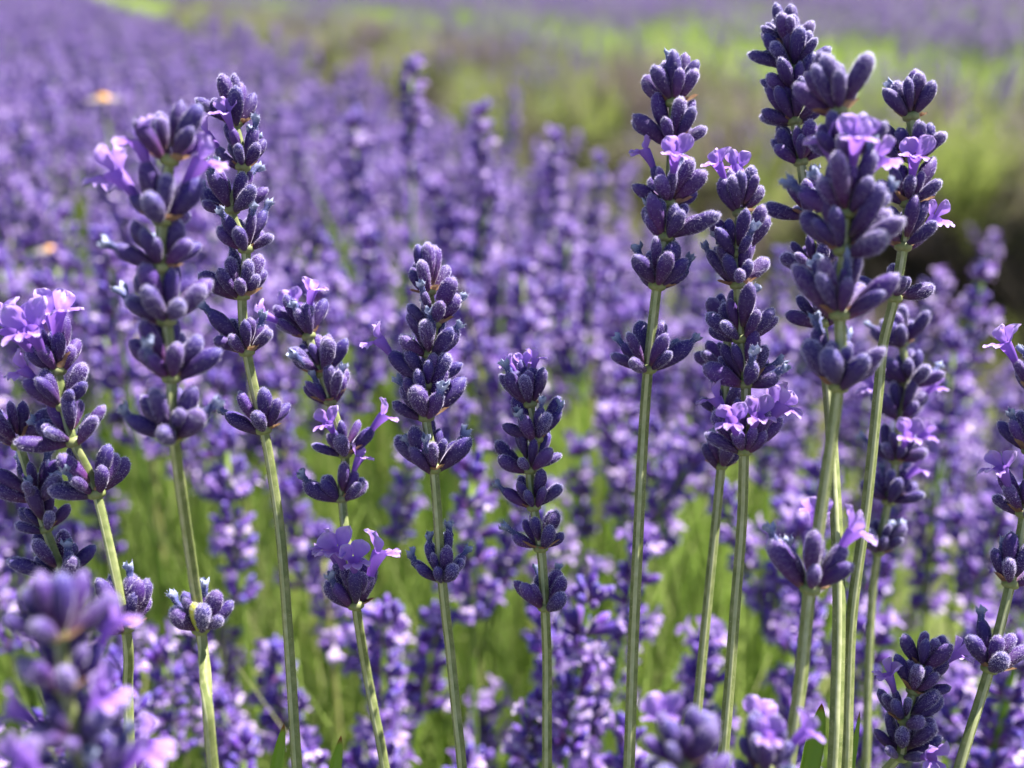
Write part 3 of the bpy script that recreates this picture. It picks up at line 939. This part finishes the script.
# rows 2 and 3: green bushes with only scattered flowers; rows beyond: purple again
def bush_row(c, width, y0, y1, n_t, n_s, H, name, lab, col_t):
    P, R, S = [], [], []
    PS, RS, SS = [], [], []
    for k in range(n_t):
        y = y0 + (y1 - y0) * rng.random() ** 1.3
        u = rng.random()
        x = c - .44 * y + width * u
        if abs(x) > 0.75 * y + 0.6: continue
        lump = 0.07 * math.sin(y * 7 + c + 2 * u) + 0.08 * math.sin(y * 3.1 + u * 5)
        zz = H * (1 - 0.45 * (2 * u - 1) ** 8) + lump
        P.append((x, y, max(0.16, zz - .26) if y < 2.6 else max(0.0, (zz - .26) * rng.random() ** .3))); R.append((rng.gauss(0, .25), (2 * u - 1) * .7 + rng.gauss(0, .2), rng.uniform(0, 6.28))); S.append(rng.uniform(.8, 1.15))
    for k in range(n_s):
        y = y0 + (y1 - y0) * rng.random() ** 1.3
        u = rng.random()
        x = c - .44 * y + width * u
        if abs(x) > 0.75 * y + 0.6: continue
        if math.sin(y * 4.3 + u * 4 + c * 3) + math.sin(y * 1.7 - u * 6) < -0.2 and n_s < n_t * 2: continue
        zz = H * (1 - 0.6 * (2 * u - 1) ** 4) + 0.06 * math.sin(y * 7 + c) + .07 + rng.gauss(0, .035)
        if y > 2 and rng.random() < .3: zz -= rng.uniform(0, .2)
        PS.append((x, y, zz - .34)); RS.append((rng.gauss(0, .2), (2 * u - 1) * .35 + rng.gauss(0, .15), rng.uniform(0, 6.28))); SS.append(rng.uniform(.9, 1.2))
    PT, RT, ST = [], [], []
    for k in range(1100):  # woody base of the bushes, its dark colour standing in for shadow
        y = y0 + (y1 - y0) * rng.random() ** 1.3
        u = rng.choice((rng.uniform(-.06, .15), rng.uniform(-.06, 1.0)))
        x = c - .44 * y + width * u
        if abs(x) > 0.75 * y + 0.6: continue
        if y > 2.6 and rng.random() < .85: continue
        PT.append((x, y, rng.uniform(-.02, .06))); RT.append((rng.gauss(0, .2), (2 * u - 1) * .4, rng.uniform(0, 6.28))); ST.append(rng.uniform(.8, 1.1))
    instance_object(name + '_shade_twigs', PT, RT, ST, shade_twig_col, label='woody twigs darkened as shade under the ' + lab, cat='twigs')
    instance_object(name + '_foliage', P, R, S, col_t, label=lab + ', leafy part', cat='foliage')
    if PS: instance_object(name + '_flowers', PS, RS, SS, mid_col, label=lab + ', flowering part', cat='lavender')

bush_row(2.05, 1.15, 0.8, 18, 2600, 4200, 0.44, 'second_row', 'green lavender bushes beyond the path', lime_col)
P_, R_, S_ = [], [], []
for k in range(5200):      # weeds and young growth in the path
    y = .8 + 22 * rng.random() ** 1.4
    c_ = rng.uniform(.75, 2.0) if rng.random() < .6 else rng.uniform(3.3, 4.3)
    P_.append((c_ - .44 * y, y, -.02)); R_.append((rng.gauss(0, .3), rng.gauss(0, .3), rng.uniform(0, 6.28))); S_.append(rng.uniform(.25, .7))
instance_object('path_weeds', P_, R_, S_, lime_col, label='low green weeds growing in the path between the lavender rows', cat='weeds')

# far rows: clumps
def clump(seed, green):
    r = random.Random(seed)
    mb = MB()
    for k in range(30):
        sp = mid_lo[r.randrange(len(mid_lo))]
        a = r.uniform(0, 6.28); rad = .32 * math.sqrt(r.random())
        T = Matrix.Translation((rad * math.cos(a), rad * math.sin(a), .16 + r.uniform(-.04, .04) - .5 * rad * rad)) @ Matrix.Rotation(r.gauss(0, .2), 4, 'X') @ Matrix.Rotation(r.gauss(0, .2), 4, 'Y') @ Matrix.Scale(r.uniform(.9, 1.25), 4)
        mb.merge(sp, T)
    # leafy filling
    tuft = blade_tuft(seed, 260, .36, .34, M['blade'], 6 * MM, .5)
    V = [v.co[:] for v in tuft.vertices]; F = [tuple(p_.vertices) for p_ in tuft.polygons]
    mb.add(V, F, 2)
    return mb
mid_lo = [joined_spike(800 + i, 4, 3) for i in range(3)]
clump_col = lib_collection('clump_library', [lib('clump_source', clump(i, False).mesh('clump_source', SPIKE_MATS)) for i in range(3)])
P_, R_, S_ = [], [], []
for ri in range(16):
    c = 4.35 + ri * 2.3
    for k in range(170):
        y = 1 + 44 * rng.random()
        for u in (.25, .75):
            x = c - .44 * y + u + rng.uniform(-.12, .12)
            if abs(x) > .62 * y + 1: continue
            P_.append((x, y, 0)); R_.append((0, 0, rng.uniform(0, 6.28))); S_.append(rng.uniform(.95, 1.25))
for c, w_, y0_ in ((.62, -1.1, 15), (2.05, 1.1, 17)):   # our row and the next carried on to the horizon
    for k in range(130):
        y = y0_ + 42 * rng.random()
        for u in (.25, .75):
            P_.append((c - .44 * y + w_ * u, y, 0)); R_.append((0, 0, rng.uniform(0, 6.28))); S_.append(rng.uniform(1, 1.3))
for ri in range(6):      # rows to the left of ours
    c = -2.7 - 2.3 * ri
    for k in range(120):
        y = .5 + 40 * rng.random()
        for u in (.25, .75):
            x = c - .44 * y + u + rng.uniform(-.12, .12)
            if abs(x) > .75 * y + 1: continue
            P_.append((x, y, 0)); R_.append((0, 0, rng.uniform(0, 6.28))); S_.append(rng.uniform(.95, 1.25))
instance_object('distant_lavender', P_, R_, S_, clump_col, label='far rows of purple lavender merging along the top of the photo', cat='lavender')

# ------------------------------------------------------------------ ground, trees on the horizon
mb = MB()
n = 60
xs = np.linspace(-1, 1, n); g = np.sign(xs) * np.abs(xs) ** 2.2 * 220
V = []
for yy in g:
    for xx in g:
        dd = math.hypot(xx, yy)
        V.append((xx, yy, 0.02 * math.sin(xx * 1.3) * math.cos(yy * .9) - 0.02 + (0 if dd < 60 else 0)))
mb.add(V, grid_faces(n, n, False), 0)
gr = link('ground', mb.mesh('ground', [M['soil']])); gr['kind'] = 'structure'

def tree(x, y, H, seed, label):
    r = np.random.default_rng(seed)
    root = link('field_tree', None, None, (x, y, 0))
    mb = MB()
    tube(mb, [(0, 0, -.1), (0.05, 0, H * .2), (0, .08, H * .45), (.05, 0, H * .8)], [H * .035, H * .028, H * .02, H * .008], 10)
    for k in range(9):
        a = r.uniform(0, 6.28); z0 = H * r.uniform(.25, .65); L = H * r.uniform(.2, .34)
        tube(mb, [(0, 0, z0), (L * .5 * math.cos(a), L * .5 * math.sin(a), z0 + L * .3), (L * math.cos(a), L * math.sin(a), z0 + L * .75)], [H * .014, H * .009, H * .004], 6)
    link('trunk', mb.mesh('trunk', [M['bark']]), root)
    lb = MB()
    V, F = [], []
    c = [(r.normal(0, .16) * H, r.normal(0, .16) * H, H * r.uniform(.38, .85), H * r.uniform(.1, .2)) for _ in range(16)]
    for k in range(5200):
        cx, cy, cz, cr = c[r.integers(16)]
        d = r.normal(0, 1, 3); d /= np.linalg.norm(d)
        p0 = np.array([cx, cy, cz]) + d * cr * r.uniform(.5, 1.05)
        u = r.normal(0, 1, 3); u /= np.linalg.norm(u); w = np.cross(u, d); s = H * .018
        V += [p0 - u * s, p0 + w * s * .7, p0 + u * s, p0 - w * s * .7]
        F.append((4 * k, 4 * k + 1, 4 * k + 2, 4 * k + 3))
    lb.add(V, F, 0)
    link('crown', lb.mesh('crown', [M['tree_leaf']], False), root)
    tag(root, label, 'tree', 'trees on the horizon')
tree(-11.5, 50, 4.5, 1, 'small dark tree on the horizon above the top left, left of two')
tree(-9.2, 47, 3.6, 2, 'small dark tree on the horizon above the top left, right of two')

# ------------------------------------------------------------------ two stray orange flowers in the mass
def daisy(px, py, Y, R, label, petals=13, tilt=0.25):
    c = top_at(px, py, Y)
    root = link('daisy', None, None, (c.x, c.y, c.z - .3))
    mb = MB()
    for k in range(petals):
        a = k * 2 * math.pi / petals
        lobe(mb, (math.cos(a) * R * .28, math.sin(a) * R * .28, .3), (math.cos(a), math.sin(a), .1), (0, 0, 1), R * .75, R * .34, .1, .15)
    link('ray_petals', mb.mesh('ray_petals', [M['daisy_petal']]), root)
    mb = MB()
    V = []
    for i in range(7):
        th = i / 6 * math.pi / 2
        for j in range(16):
            a = j * math.pi / 8
            V.append((R * .42 * math.cos(th) * math.cos(a), R * .42 * math.cos(th) * math.sin(a), .3 + R * .32 * math.sin(th)))
    mb.add(V, grid_faces(7, 16), 0)
    link('disc', mb.mesh('disc', [M['daisy_disc']]), root)
    mb = MB(); tube(mb, [(0, 0, -.1), (.005, 0, .15), (0, 0, .3)], [1 * MM] * 3, 8)
    link('stem', mb.mesh('stem', [M['blade']]), root)
    tag(root, label, 'flower', 'stray orange flowers in the lavender')
daisy(103, 99, .95, .0135, 'blurred pale flower with an orange centre in the upper left mass')
daisy(50, 250, .62, .008, 'tiny blurred orange flower at the left edge below the pale one')
